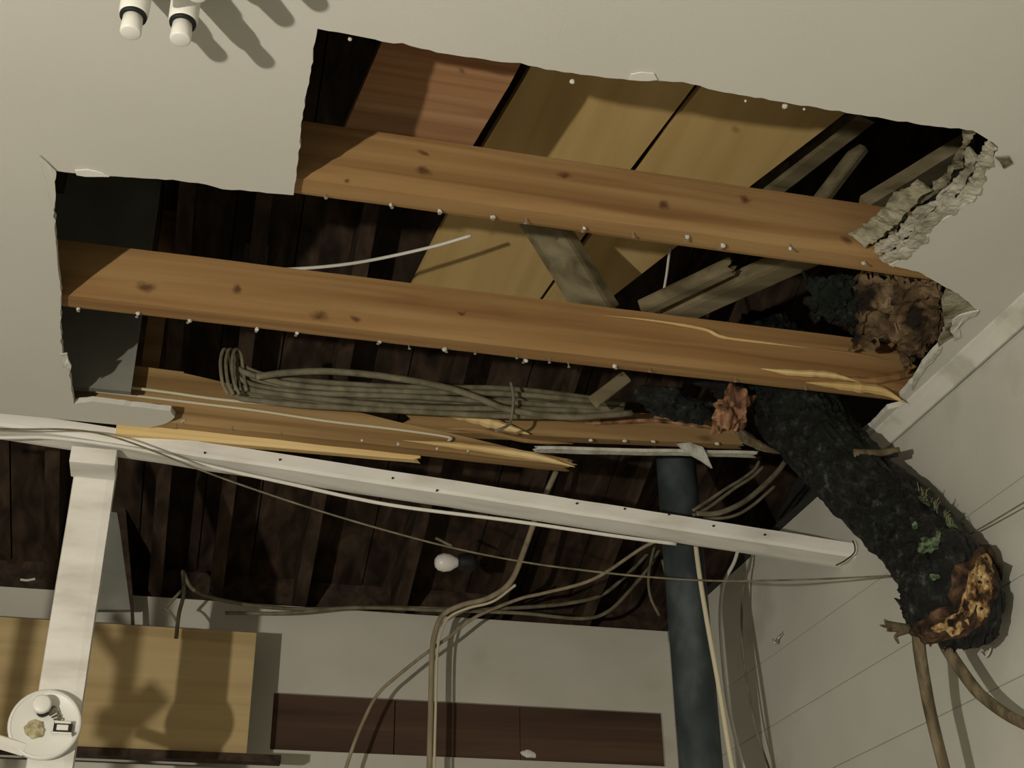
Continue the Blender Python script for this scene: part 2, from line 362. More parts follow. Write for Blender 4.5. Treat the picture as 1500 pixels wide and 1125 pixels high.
# back wall: white header, recessed brown plank strip, white boards below
bx0 = at(398, 1060, Y=YB).x; bx1 = at(971, 1060, Y=YB).x
zt = 2.795; z1 = at(680, 1029, Y=YB).z; z0 = at(680, 1110, Y=YB).z
bm = bmesh.new()
box_bm(bm, (XL, YB, z1), (XR, YB+.09, zt)); box_bm(bm, (XL, YB, 0), (XR, YB+.09, z0))
box_bm(bm, (XL, YB, z0), (bx0, YB+.09, z1)); box_bm(bm, (bx1, YB, z0), (XR, YB+.09, z1))
wb = tag(fin('wall_back', bm, M_header), kind='structure')
for i, (x0, x1) in enumerate(((bx0, at(578,1070,Y=YB).x), (at(578,1070,Y=YB).x+.003, at(763,1070,Y=YB).x), (at(763,1070,Y=YB).x+.0015, bx1))):
    box('plank', (x0, YB+.012, z0), (x1, YB+.03, z1), M_plank, wb, .001)
# plaster blob on the plank strip
c = at(775, 1104, Y=YB+.01); blob('plaster_smear', c, (.022, .006, .012), M_gyps, wb, .5, 60, 3)
# attic shell
def quad(name, pts, off, m): return tag(prism(name, [Vector(p) for p in pts], off, m), kind='structure')
RZ = lambda y: 2.93+.42*(3.84-y)
# roof boards run front to back; each board a plank of the sheathing
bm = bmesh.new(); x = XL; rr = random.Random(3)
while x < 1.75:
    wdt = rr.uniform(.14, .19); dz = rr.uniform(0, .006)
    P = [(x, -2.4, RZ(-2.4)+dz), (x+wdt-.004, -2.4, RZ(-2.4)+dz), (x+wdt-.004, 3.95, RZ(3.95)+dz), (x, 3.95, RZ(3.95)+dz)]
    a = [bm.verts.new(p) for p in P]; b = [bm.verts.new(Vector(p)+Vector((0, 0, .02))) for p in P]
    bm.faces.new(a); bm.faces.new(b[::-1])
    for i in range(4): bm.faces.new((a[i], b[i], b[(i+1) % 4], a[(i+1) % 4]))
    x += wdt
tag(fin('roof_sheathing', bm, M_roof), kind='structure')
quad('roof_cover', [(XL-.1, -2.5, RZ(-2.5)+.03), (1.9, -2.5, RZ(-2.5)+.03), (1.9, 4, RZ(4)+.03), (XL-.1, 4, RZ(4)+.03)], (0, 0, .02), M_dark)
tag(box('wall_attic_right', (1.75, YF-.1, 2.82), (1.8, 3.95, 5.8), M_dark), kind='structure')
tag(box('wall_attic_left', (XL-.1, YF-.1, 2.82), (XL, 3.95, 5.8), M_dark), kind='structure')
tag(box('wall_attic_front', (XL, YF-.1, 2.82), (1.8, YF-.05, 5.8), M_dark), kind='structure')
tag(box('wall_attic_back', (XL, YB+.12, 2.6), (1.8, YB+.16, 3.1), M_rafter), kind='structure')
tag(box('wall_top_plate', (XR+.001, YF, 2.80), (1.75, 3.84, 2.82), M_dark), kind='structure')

# ---------------------------------------------------------------- rafters of the roof
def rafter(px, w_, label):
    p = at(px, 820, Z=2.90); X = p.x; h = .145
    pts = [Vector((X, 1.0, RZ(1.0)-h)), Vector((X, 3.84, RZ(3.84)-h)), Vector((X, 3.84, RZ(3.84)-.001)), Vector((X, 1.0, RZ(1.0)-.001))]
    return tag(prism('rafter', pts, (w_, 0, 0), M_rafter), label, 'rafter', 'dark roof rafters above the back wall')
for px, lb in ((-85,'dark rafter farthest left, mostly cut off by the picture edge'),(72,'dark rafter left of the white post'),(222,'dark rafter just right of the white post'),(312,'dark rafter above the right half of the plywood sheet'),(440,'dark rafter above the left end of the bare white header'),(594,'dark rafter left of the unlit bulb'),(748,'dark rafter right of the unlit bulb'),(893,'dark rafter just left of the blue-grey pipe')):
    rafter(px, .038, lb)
box_r = at(225, 300, Y=2.95)

# grey upright panel in attic at left
xg = at(211, 440, Y=2.56).x
tag(box('attic_board', (xg-.75, 2.56, 2.835), (xg, 2.575, 3.44), M_greypanel), 'grey upright board in the attic at the left end of the opening', 'panel')
def stud(x0, x1, Y, m, zb_, lb): tag(box('attic_stud', (at(x0, 330, Y=Y).x, Y, zb_), (at(x1, 330, Y=Y).x, Y+.03, RZ(Y+.03)-.003), m), lb, 'stud', 'uprights at the left of the attic')
stud(236, 260, 2.68, M_joist3, 2.96, 'reddish upright stud beside the grey attic board')
stud(362, 396, 2.74, M_greypanel, 3.17, 'pale upright stud behind the middle joist, second from the grey board')
stud(516, 546, 2.78, M_joist3, 3.19, 'brown upright stud behind the middle joist, third from the grey board')
# ---------------------------------------------------------------- attic deck panels
ZD = 3.18
def deck(label, pts, m, z=None): return tag(prism('deck_panel', [at(x, y, Z=z or ZD) for x, y in pts], (0, 0, .014), m), label, 'plywood panel', None)
deck('reddish plywood deck panel above the front joist, left of the dark gap', [(560,60),(783,55),(746,125),(693,213),(640,300),(470,270)], M_deckred, 3.0)
deck('yellow plywood deck panel in the middle, between the two dark gaps', [(800,55),(1040,95),(968,190),(922,250),(880,310),(795,432),(770,466),(578,470),(605,415),(640,345),(708,215),(768,115)], M_deck)
deck('yellow plywood deck panel at the right with a diagonal edge', [(1052,95),(1300,115),(1220,180),(1100,272),(980,370),(890,440),(850,475),(778,468),(803,432),(936,250),(980,187)], M_deck)

# ---------------------------------------------------------------- joists
ZJ = ZC+.0125; H1 = .120; H2 = .122
def nails(j, pts, Z):
    for k, (x, y) in enumerate(pts):
        p = at(x, y, Z=Z-.002); rr = random.Random(x)
        bm = bmesh.new(); d = Vector((rr.uniform(-.003, .003), rr.uniform(-.003, .003), 0))
        rings(bm, [p+Vector((0, 0, .006)), p+d*.5+Vector((0, 0, -.003)), p+d+Vector((0, 0, -.008))], lambda i, a, q: .0012, 6)
        rings(bm, [p+d+Vector((0, 0, -.008)), p+d+Vector((0, 0, -.0092))], lambda i, a, q: .003, 8)
        o = fin('nail', bm, M_nail, j)
        if x % 3 != 1:
            s = rr.uniform(.0025, .005)
            cc = blob('plaster_crumb', p+Vector((rr.uniform(-.003, .003), 0, -.003)), (s, s*.8, s), M_gyps, None, .6, 150, 2, seed=x); cc.parent = o
j1 = board('ceiling_joist', (XL+.05, 1.712, ZJ), (1.46, 1.712, ZJ), .046, H1, M_joist, n=160)
tag(j1, 'orange-brown pine joist across the upper opening, nearest of three', 'joist')
nails(j1, [(475,285),(572,298),(645,308),(720,316),(772,320),(855,332),(928,341),(1005,345),(1056,357),(1158,362),(1266,383)], ZJ)
e2 = at(1325, 560, Y=2.158)
j2 = board('ceiling_joist', (XL+.05, 2.158, ZJ), (e2.x, 2.158, ZJ), .046, H2, M_joist, n=160, jag1=.07)
tag(j2, 'pine joist across the middle of the opening with a splintered right end', 'joist')
nails(j2, [(117,451),(203,458),(276,468),(378,480),(434,486),(555,499),(598,506),(653,510),(697,514),(757,520),(768,526),(805,525),(832,532),(900,535),(952,540),(1078,554),(1180,566)], ZJ)
# split-off splinters on joist 2
def sliver(name, px, Y, wpx, m, parent, t=.012):
    """long thin wedge of wood through px points on plane Y"""
    P = spline([at(x, y, Y=Y) for x, y in px], 6); n = len(P)-1; bm = bmesh.new()
    rings(bm, P, lambda i, a, q: px2m(wpx, q)*.5*max(.06, math.sin(math.pi*min(1, (i+.4)/(n+.8))))*(1+.35*noise.noise(q*60)), 7)
    return fin(name, bm, m, parent)
sliver('splinter', [(885,462),(960,470),(1030,482),(1060,494),(1120,502),(1185,510)], 2.154, 5, M_yellow, j2)
sliver('splinter', [(1180,510),(1240,517),(1300,527)], 2.154, 5, M_joist, j2)
sliver('splinter', [(1115,540),(1160,546),(1215,549),(1260,560)], 2.150, 10, M_yellow, j2)
sliver('splinter', [(1180,560),(1240,566),(1290,572),(1325,590)], 2.148, 14, M_yellow, j2)
sliver('splinter', [(1220,552),(1270,558),(1330,548),(1345,540)], 2.158, 16, M_joist, j2)
# joist 3, cracked: sagging left half and a right half
a0 = at(245, 617, Y=2.62); a1 = at(822, 680, Y=2.62)
zl = ZJ+.004
dirv = (a1-a0); L0 = a0 - dirv*((a0.x-(-1.2))/dirv.x)
j3 = empty('ceiling_joist', a0); tag(j3, 'cracked pine joist beside the white beam, sagging and split toward the trunk', 'joist')
b3 = board('intact_piece', (-1.2, 2.62, a0.z+.02), (a0.x+.02, 2.62, a0.z-.001), .038, .13, M_joist3, n=40); under(b3, j3)
b3 = board('sagging_piece', a0, a1, .038, .128, M_joist3, jag1=.05, n=90, taper1=.12, rough=.002); under(b3, j3)
r0 = at(610, 630, Y=2.63); r1 = at(1075, 650, Y=2.63)
b4 = board('broken_piece', r0, r1, .036, .075, M_joist3, jag0=.06, jag1=.05, n=60, rough=.002); under(b4, j3)
for pts, wp, m in (([(640,606),(690,612),(730,622),(775,636)], 17, M_yellow), ([(655,628),(700,630),(770,645),(840,650)], 9, M_joist3),
                   ([(590,645),(690,655),(780,668),(842,684)], 12, M_yellow), ([(800,610),(870,618),(960,616),(1050,630)], 8, M_orange)):
    under(sliver('splinter', pts, 2.612, wp, m, None), j3)
for k, (x, y) in enumerate([(268,616),(340,626),(412,632),(470,637),(530,645),(583,650),(640,657),(685,660)]):
    p = at(x, y, Y=2.622); bm = bmesh.new()
    rings(bm, [p+Vector((0, 0, .004)), p+Vector((.001, -.001, -.009))], lambda i, a, q: .0013, 6); o = fin('nail', bm, M_nail, None); under(o, j3)
    if k > 3 or k == 0: s = random.uniform(.003, .0065); c = blob('plaster_crumb', p, (s, s, s), M_gyps, o, .6, 150, 2, seed=x)
for x, y in [(865,645),(915,646),(957,647),(1050,650)]:
    p = at(x, y, Y=2.622); under(blob('plaster_crumb', p, (.005, .004, .004), M_gyps, None, .6, 150, 2, seed=x), j3)

# nailing strip with a remnant of plasterboard next to the beam
s0 = at(240, 640, Z=ZC+.004); s1 = at(592, 657, Z=ZC+.004)
st = board('nailing_strip', (s0.x-.1, 2.658, 2.782), (s1.x+.02, 2.658, 2.786), .024, .03, M_yellow, n=30, jag1=.03)
tag(st, 'pale wooden strip lying between the cracked joist and the white beam', 'wood strip')
q0 = at(795, 657, Y=2.645); q1 = at(1100, 664, Y=2.645)
gs = board('plasterboard_strip', q0, q1, .03, .009, M_gyps, jag0=.02, jag1=.03, n=40, rough=.002)
tag(gs, 'narrow white strip of plasterboard left hanging under the split joist', 'plasterboard strip')
sh = prism('plaster_shard', [at(x, y, Y=2.63) for x, y in [(992,650),(1010,648),(1030,655),(1036,668),(1044,686),(1030,676),(1008,664)]], (0, .01, .004), M_gyps, None)
tag(sh, 'white torn plasterboard shard hanging above the blue-grey pipe', 'plaster shard')

# ---------------------------------------------------------------- attic timbers
def timber(label, a, za, b, zb, w_, h_, m=M_grey, **k):
    return tag(bar('loose_timber', at(*a, Z=za), at(*b, Z=zb), w_, h_, m, wd=(0, 0, 1), **k), label, 'timber')
timber('grey-brown diagonal brace between the front and middle joists', (780,300), 3.14, (880,462), 2.95, .04, .085, M_grey)
timber('pale timber along the diagonal edge of the yellow deck', (1268,160), 3.24, (1101,292), 3.24, .05, .045)
timber('short thin timber in the dark at upper right of the opening', (1262,215), 3.25, (1200,296), 3.15, .03, .022)
timber('wide weathered timber leaning at the upper right of the opening', (1420,215), 3.12, (1265,310), 3.0, .03, .075)
timber('broken weathered timber behind the middle joist near the trunk', (1200,365), 3.05, (985,460), 3.0, .035, .06, jag1=.04)
timber('small tan timber below the broken weathered timber', (1060,395), 3.02, (940,452), 2.98, .03, .03, jag0=.03)
b = bar('tan_block', at(916,553,Y=2.45), at(870,588,Y=2.45), .02, .03, M_grey); tag(b, 'small tan wood block on the cable bundle near the trunk', 'wood block')

# torn sheathing and debris at the right end of the middle bay
def crumple(name, px, Z, m, label, cat, amp=.03, thick=.012, seed=0):
    """crumpled torn sheet filling a region, given by its four corners"""
    c = [at(x, y, Z=z) for (x, y), z in zip(px, Z)]; n = 26; bm = bmesh.new(); G = []
    for i in range(n+1):
        row = []
        for k in range(n+1):
            u, v = i/n, k/n; p = c[0].lerp(c[1], u).lerp(c[3].lerp(c[2], u), v)
            e = min(u, 1-u, v, 1-v)
            q = p*22+Vector((seed, 0, 0))
            p = p + noise.noise_vector(q)*amp*.6 + Vector((0, 0, abs(noise.noise(q*.8))*amp)) + noise.noise_vector(q*4)*amp*.25
            row.append(bm.verts.new(p))
        G.append(row)
    for i in range(n):
        for k in range(n):
            e = min(i, n-1-i, k, n-1-k)
            if e < 2 and noise.noise(Vector((i*.6, k*.6, seed))) > .05: continue
            bm.faces.new((G[i][k], G[i+1][k], G[i+1][k+1], G[i][k+1]))
    o = fin(name, bm, m); md = o.modifiers.new('s', 'SOLIDIFY'); md.thickness = thick; md.offset = 0
    return tag(o, label, cat)
crumple('torn_sheathing', [(1255,410),(1330,398),(1395,470),(1250,520)], [2.93, 2.90, 2.83, 2.87], M_debris, 'crumpled brown torn sheathing at the right end of the middle joist', 'debris', .035, .006, 3)
crumple('torn_sheathing', [(1300,400),(1375,415),(1385,495),(1320,545)], [2.86, 2.83, 2.82, 2.83], M_debris, 'torn tan board flap against the ragged right edge of the ceiling', 'debris', .025, .006, 11)
crumple('bark_debris', [(1180,410),(1290,395),(1280,470),(1190,480)], [3.0, 3.0, 2.93, 2.93], M_bark, 'dark bark debris behind the splintered right end of the middle joist', 'debris', .05, .008, 5)
# broken chunk next to the trunk
o = blob('splintered_chunk', at(1072, 600, Y=2.40), (.034, .03, .062), M_orange, None, .75, 32, 5, rot=.5, seed=2)
tag(o, 'orange splintered wood chunk pressed against the left side of the trunk', 'wood chunk')
o = blob('bark_chunk', at(985, 592, Y=2.48), (.075, .03, .036), M_bark, None, .7, 24, 5, rot=.2, seed=9)
tag(o, 'dark lump of bark between the cable bundle and the orange chunk', 'bark')
o = blob('bark_chunk', at(1080, 565, Y=2.5), (.10, .04, .03), M_bark, None, .7, 24, 5, rot=.1, seed=19)
tag(o, 'dark bark piece wedged above the orange chunk under the middle joist', 'bark')
tag(sliver('broken_stick', [(1068,612),(1085,635),(1110,652),(1145,665)], 2.42, 16, M_stick, None), 'dark broken stick below the orange chunk', 'stick')

# ---------------------------------------------------------------- tree trunk
ax = [(1120,500,2.55,56),(1140,545,2.47,60),(1165,590,2.40,62),(1198,640,2.34,58),(1245,695,2.27,54),(1300,747,None,56),(1350,797,None,58),(1384,842,None,63),(1394,880,None,67),(1391,908,None,60)]
C = []; RR = []
for x, y, Y, r in ax:
    if Y is None:
        X = 1.37
        for _ in range(6): p = at(x, y, X=X); X = XR-px2m(r, p)*1.06-.012
    else: p = at(x, y, Y=Y)
    C.append(p); RR.append(px2m(r, p))
path = spline(C, 22); rad = spline([Vector((r, 0, 0)) for r in RR], 22); NP = len(path)
def barkr(i, a, p):
    d = Vector((math.cos(a), math.sin(a), 0)); s = i*.02*14/22
    q = Vector((d.x*2.2, d.y*2.2, s*3.5))
    rdg = abs(noise.noise(Vector((d.x*6, d.y*6, s*6))))*.16+abs(noise.noise(Vector((d.x*15, d.y*15, s*16))))*.07
    return rad[i].x*(.98+.10*noise.noise(q)+rdg-.06+.05*noise.noise(q*9))
trunk = empty('tree_trunk', path[NP//2])
tag(trunk, 'thick dark bark covered tree trunk broken through the ceiling against the right wall', 'tree trunk')
bm = bmesh.new(); Lr = rings(bm, path, barkr, 128, cap=False)
bm.faces.new(Lr[0][::-1])
# ragged lower rim
t = (path[-1]-path[-2]).normalized()
for k, v in enumerate(Lr[-1]): v.co += t*(.012*noise.noise(Vector((k*.5, 0, 3)))+.008*random.random())
tb = fin('bark', bm, M_bark, None, True); under(tb, trunk)
# broken end: jagged heartwood, tilted to face the room
bm = bmesh.new(); K = 128
me = tb.data; n_r = NP
rimv = [Vector(me.vertices[(NP-1)*K+k].co) for k in range(K)]
cen = sum(rimv, Vector())/K; prev = None; G = []
for j in range(9):
    f = 1-j/9
    row = []
    for k in range(K):
        p = cen.lerp(rimv[k], f*.97)
        d = Vector((p.x*60, p.y*60, p.z*60))
        p += t*(.004+.030*max(0, noise.noise(d*.5))*(1-f**6)-.05*(1-f)*(1-f)+.012*noise.noise(d*1.9))
        row.append(bm.verts.new(p))
    G.append(row)
cv = bm.verts.new(cen-t*.03)
for j in range(8):
    for k in range(K): bm.faces.new((G[j][k], G[j][(k+1) % K], G[j+1][(k+1) % K], G[j+1][k]))
for k in range(K): bm.faces.new((G[8][k], G[8][(k+1) % K], cv))
o = fin('broken_end', bm, M_heart, None); o['label'] = 'pale broken wood end'; under(o, trunk)
# bark torn away on the right of the lower end: pale wood patch hugging the trunk
def surf(px, py, out=.0):
    """point on the visible trunk surface in a direction from the camera"""
    d = (at(px, py, Y=2)-CAM).normalized(); best = None
    for i in range(0, NP):
        p = path[i]; tt = (path[min(i+1, NP-1)]-path[max(i-1, 0)]).normalized()
        w0 = CAM-p; dd = d-tt*d.dot(tt); ww = w0-tt*w0.dot(tt)
        A = dd.dot(dd); B_ = 2*dd.dot(ww); r = rad[i].x*1.02+out; Cc = ww.dot(ww)-r*r; D = B_*B_-4*A*Cc
        if D < 0: continue
        s = (-B_-math.sqrt(D))/(2*A); q = CAM+d*s; off = abs((q-p).dot(tt))
        if best is None or off < best[0]: best = (off, q)
    return best[1] if best else at(px, py, X=1.3)
def patch(name, cx_, cy_, rx, ry, m, th=.006, seed=1, ang=0, n=14):
    bm = bmesh.new(); K2 = 26; rows = []
    for j in range(n):
        f = 1-j/n; row = []
        for k in range(K2):
            a = 2*math.pi*k/K2; rj = 1+.18*noise.noise(Vector((math.cos(a)*14, math.sin(a)*14, seed)))+.35*noise.noise(Vector((math.cos(a)*1.7, math.sin(a)*1.7, seed)))+.12*noise.noise(Vector((math.cos(a)*6, math.sin(a)*6, seed)))
            u = math.cos(a)*rx*f*rj; v = math.sin(a)*ry*f*rj
            x = cx_+u*math.cos(ang)-v*math.sin(ang); y = cy_+u*math.sin(ang)+v*math.cos(ang)
            p = surf(x, y, 0); nn = (CAM-p).normalized()
            lift = -.008 if j == 0 else th*(.3+1.1*noise.noise(p*45)+.9*noise.noise(p*120))+.001
            row.append(bm.verts.new(p+nn*lift))
        rows.append(row)
    for j in range(n-1):
        for k in range(K2): bm.faces.new((rows[j][k], rows[j][(k+1) % K2], rows[j+1][(k+1) % K2], rows[j+1][k]))
    bm.faces.new(rows[-1])
    return under(fin(name, bm, m), trunk)
M_inner = mottled('brown_inner_bark', [(.35, (.012, .008, .005)), (.5, (.05, .028, .015)), (.68, (.14, .08, .045))], (40, 40, 40), .85, .8, 90, bdist=.006)
patch('inner_bark', 1426, 866, 38, 62, M_inner, .006, 21, .25, 18)['label'] = 'dark brown inner bark'
patch('inner_bark', 1392, 914, 58, 26, M_inner, .006, 28, -.3, 18)
for a_ in ((1436,850,20,36,.014,3,.2),(1418,882,12,34,.016,5,.35),(1440,888,9,24,.012,9,.1),(1400,914,22,15,.014,8,-.5),(1376,920,12,7,.010,14,-.2),(1448,862,8,20,.010,17,0)):
    patch('torn_wood', a_[0], a_[1], a_[2], a_[3], M_heart, a_[4], a_[5], a_[6], 14)['label'] = 'pale torn wood'
for a_ in ((1362,798,16,12,.008,2,0),(1372,790,8,14,.012,6,.3),(1352,805,9,7,.01,4,0),(1368,845,9,6,.003,9,0),(1340,770,5,7,.004,12,0),(1395,770,14,5,.003,15,.8),(1355,735,12,4,.003,16,.7)):
    patch('lichen', a_[0], a_[1], a_[2], a_[3], M_lichen, a_[4], a_[5], a_[6], 5)['label'] = 'green lichen'
# stubs, splinters and twigs of the trunk
def twig(px, m, r0_, r1_, name='broken_stub'):
    P = [surf(*px[0], -.01)]+[at(x, y, Y=(P0)) for x, y, P0 in px[1:]]
    return under(tube(name, P, r0_, m, None, 10, 6, r1_), trunk)
p = surf(1328, 925)
for dx, dy, r in ((-30,-12,.009),(-26,4,.007),(-10,22,.006),(-36,-4,.004)):
    twig([(1335,922),(1318+dx*.5,920+dy*.5,p.y),(1326+dx,920+dy,p.y-.01)], M_stick, r, .002)
twig([(1322,886),(1316,880,p.y),(1310,876,p.y)], M_bark, .006, .001)
p = surf(1255, 668)
twig([(1250,665),(1285,664,p.y),(1318,659,p.y-.02)], M_stick, .011, .006)
twig([(1290,668),(1300,668,p.y),(1315,666,p.y-.02)], M_bark, .006, .004)
# tiny moss fringe on the upper right of the trunk
for k in range(60):
    x = random.uniform(1345, 1398); y = 722+(x-1345)*.95+random.uniform(-6, 4)
    p = surf(x, y, 0); 
    q = p+Vector((random.uniform(-.004, .012), random.uniform(-.012, .006), random.uniform(.004, .022)))
    if k < 30: under(tube('moss_sprig', [p, p.lerp(q, .5)+Vector((0, 0, .003)), q], .0007, M_moss, None, 4, 2), trunk)
# two branches hanging below
e = path[-1]
b1 = [at(1345, 925, Y=e.y+.01), at(1348, 960, Y=e.y+.02), at(1360, 1030, Y=e.y+.05), at(1374, 1090, Y=e.y+.05), at(1392, 1160, Y=e.y+.05), at(1410, 1240, Y=e.y+.04)]
tag(tube('hanging_branch', b1, .0125, M_stick, None, 10, 8, .010), 'thin straight branch hanging down below the broken trunk end', 'branch')
b2 = [at(1378, 930, Y=e.y), at(1392, 958, Y=e.y), at(1425, 1005, Y=e.y-.03), at(1445, 1025, Y=e.y-.05), at(1480, 1050, Y=e.y-.09), at(1530, 1075, Y=e.y-.15), at(1590, 1110, Y=e.y-.2)]
tag(tube('hanging_branch', b2, .012, M_stick, None, 10, 8, .009), 'thin curved branch running from the trunk end to the right picture edge', 'branch')
# green scuff on wall next to trunk
p = at(1385, 722, X=XR)

# ---------------------------------------------------------------- beam and post
B0 = at(0, 605, Y=2.70); B1 = at(1251, 794, X=XR-.001)
d = (B1-B0); Bl = B0-d*((B0.x-(XL+.01))/d.x)
H = .038
beam = board('beam', Bl-Vector((0, 0, H)), B1-Vector((0, 0, H)), .076, H, M_white, n=120, rough=.0015, jag1=0, bend=-.008)
tag(beam, 'long white painted beam slanting across under the ceiling from the left to the right wall', 'beam')
for x, y in ((845,737),(915,745),(980,753),(1045,770),(640,718),(575,700),(410,673),(1120,783),(300,663)):
    p = at(x, y, Y=(B0+d*((x)/1251)).y-.0005)
    bm = bmesh.new(); rings(bm, [p+Vector((0, .004, 0)), p+Vector((0, -.003, -.001))], lambda i, a, q: .0022, 7); fin('nail', bm, M_black, beam)
def beamz(X): return B0.z+(B1.z-B0.z)*(X-B0.x)/(B1.x-B0.x)
PY = 2.70
xa = at(107, 695, Y=PY+.07).x; xb = at(169, 695, Y=PY+.07).x
post = empty('post', (xa, PY, 0)); tag(post, 'white painted square post standing under the left part of the white beam', 'post')
zt_ = beamz(xa)-H-.003
zt_ = min(zt_, beamz(xb)-H-.004)
under(board('shaft', (xa, PY+.07, 0), (xa, PY+.07, zt_), xb-xa, .06, M_white, wd=(1, 0, 0), n=40, rough=.001), post)
o = post.children[0]
# cap block nailed on the front of the beam
zc0 = at(138, 679, Y=PY-.012).z
xc = at(103, 665, Y=PY-.012).x; xd = at(171, 665, Y=PY-.012).x
under(bevel(box('cap_block', (xc, PY-.012, zc0), (xd, PY+.069, beamz(xd)-H-.002), M_white)), post)

# unseen props added outside the picture on the left to cast the plywood shadows
pr = empty('shadow_prop', (-.63, 2.0, 0)); tag(pr, 'unseen wooden prop with a diagonal brace, added left of the picture to cast a shadow', 'prop')
under(board('shaft', (-.687, 2.0, 0), (-.687, 2.0, 2.42), .028, .03, M_grey, wd=(1, 0, 0), n=20), pr)
under(bar('brace', (-.760, 1.99, 2.135), (-.672, 1.99, 2.04), .02, .022, M_grey), pr)
under(bar('brace', (-.700, 1.99, 1.93), (-.625, 1.99, 2.01), .02, .05, M_grey), pr)
under(bar('cleat', (-.715, 1.99, 1.955), (-.66, 1.99, 1.955), .02, .05, M_grey), pr)
tag(board('shadow_prop', (-.852, 2.0, 0), (-.852, 2.0, 2.42), .026, .03, M_grey, wd=(1, 0, 0), n=20), 'unseen plain prop, added farther left of the picture to cast a shadow', 'prop')

# ---------------------------------------------------------------- pipe
pc = at(997, 760, Y=2.87); r = px2m(29, pc)
pt = at(997, 672, Y=2.87)
pipe = empty('drain_pipe', (pc.x, 2.87, 0)); tag(pipe, 'upright blue-grey drain pipe in front of the right end of the back wall', 'pipe')
bm = bmesh.new(); rings(bm, [Vector((pc.x, 2.87, 0)), Vector((pc.x, 2.87, 1.9)), Vector((pc.x, 2.87, pt.z+.14))], lambda i, a, q: r, 40)
under(fin('barrel', bm, M_pipe, None, True), pipe)
bm = bmesh.new(); rings(bm, [Vector((pc.x, 2.87, pt.z+.03)), Vector((pc.x, 2.87, pt.z+.16))], lambda i, a, q: r*1.12, 40)
under(fin('coupling', bm, M_pipe, None, True), pipe)
bevel(pipe.children[0], .002)

# ---------------------------------------------------------------- plywood, board behind the post
p0 = at(0, 923, Y=3.55); p1 = at(376, 927, Y=3.55); zb = at(372, 1106, Y=3.55).z
ply = tag(box('plywood_sheet', (-1.3, 3.55, zb), (p1.x, 3.568, p1.z), M_ply, None, .001), 'plywood sheet striped by shadows below the dark attic at lower left', 'plywood')
tag(box('support_rail', (-1.3, 3.53, zb-.022), (at(412,1110,Y=3.53).x, 3.57, zb-.001), M_rafter, None, .001), 'dark wooden rail under the plywood sheet', 'rail')
tag(box('wall_board', (-1.3, 3.60, zb-.30), (at(330,1120,Y=3.6).x, 3.62, zb-.024), M_header, None, .002), 'pale painted board below the dark rail at the bottom left', 'board')
gb = prism('grey_board', [at(x, y, Y=3.66) for x, y in [(110,700),(163,700),(178,790),(193,888),(193,893),(110,893)]], (0, .02, 0), M_greypanel)
tag(gb, 'grey board with a slanted edge seen just right of the white post', 'board')
tag(prism('dark_strip', [at(x, y, Y=3.64) for x, y in [(166,700),(180,700),(196,890),(198,930),(192,930),(191,890)]], (0, .02, 0), M_rafter), 'narrow dark strip along the edge of the grey board', 'upright')  # thin dark strip following the slanted edge of the grey board

# ---------------------------------------------------------------- cables
def cable(label, pts, r, m, Y=None, name='cable', group=None, cat='cable', seg=8):
    P = [at(q[0], q[1], Y=(q[2] if len(q) > 2 else Y)) for q in pts]
    return tag(tube(name, P, r, m, None, seg), label, cat, group)
# bundle in the bay between the middle and the cracked joist
up = [(345,526),(380,548),(450,558),(600,566),(750,570),(915,588)]
lo_ = [(345,578),(380,585),(450,594),(600,604),(750,609),(910,610)]
places = ['topmost of the bundle','second from the top of the bundle','third from the top of the bundle','fourth from the top of the bundle','fifth from the top of the bundle','sixth from the top of the bundle','seventh from the top, in mid bundle','fifth from the bottom of the bundle','fourth from the bottom of the bundle','third from the bottom of the bundle','second from the bottom of the bundle','lowest of the bundle']
for k in range(12):
    f = k/11; rr = random.Random(k)
    pts = [(a[0]+(b[0]-a[0])*f, a[1]+(b[1]-a[1])*f+rr.uniform(-2.5, 2.5), 2.56+.02*math.sin(k*2.1)+rr.uniform(-.005, .005)) for a, b in zip(up, lo_)]
    pts = [(338+k*1.5, 515+k*2, pts[0][2]+.01)]+pts
    cable('dusty grey cable above the cracked joist, '+places[k], pts, (.0066, .0058, .007)[k % 3], M_cable, group='grey cable bundle above the cracked joist')
cable('thicker grey cable arching over the bundle above the cracked joist', [(375,552),(420,546),(480,544),(560,551),(650,567),(700,583),(745,600),(830,611),(925,605)], .0078, M_cable, 2.515)
for k, (x, lb) in enumerate(((328,'left one'),(336,'middle one'),(345,'right one'))):
    cable('upright grey cable loop at the left end of the bundle, '+lb, [(x+6,578,2.53),(x-2,560,2.52),(x-5,530,2.52),(x,512,2.53),(x+8,520,2.545),(x+12,548,2.545),(x+16,572,2.53)], .004, M_cable, group='cable loops at the left end of the bundle')
cable('grey cable tie hanging round the middle of the bundle', [(748,560),(752,580),(750,605),(745,622),(725,632)], .0035, M_cabledark, 2.505, 'cable_tie', None, 'tie')
cable('upper white cable stapled along the face of the cracked joist', [(100,560),(150,563),(240,574),(330,586),(450,596),(560,602),(650,607),(735,608)], .0035, M_wirecream, 2.605)
cable('lower white cable stapled along the face of the cracked joist', [(90,570),(138,573),(300,592),(380,602),(480,617),(580,629),(655,640),(657,646)], .0032, M_wirecream, 2.606)
cable('thin white cable sagging behind the middle joist', [(330,398,2.24),(430,394,2.23),(500,388,2.23),(560,378,2.23),(635,361,2.2),(690,345,2.16)], .0035, M_wirewhite)
cable('thin pale wire hanging down behind the middle joist at the right', [(985,350),(980,375),(976,405),(968,450),(966,470)], .003, M_wirewhite, 2.26)
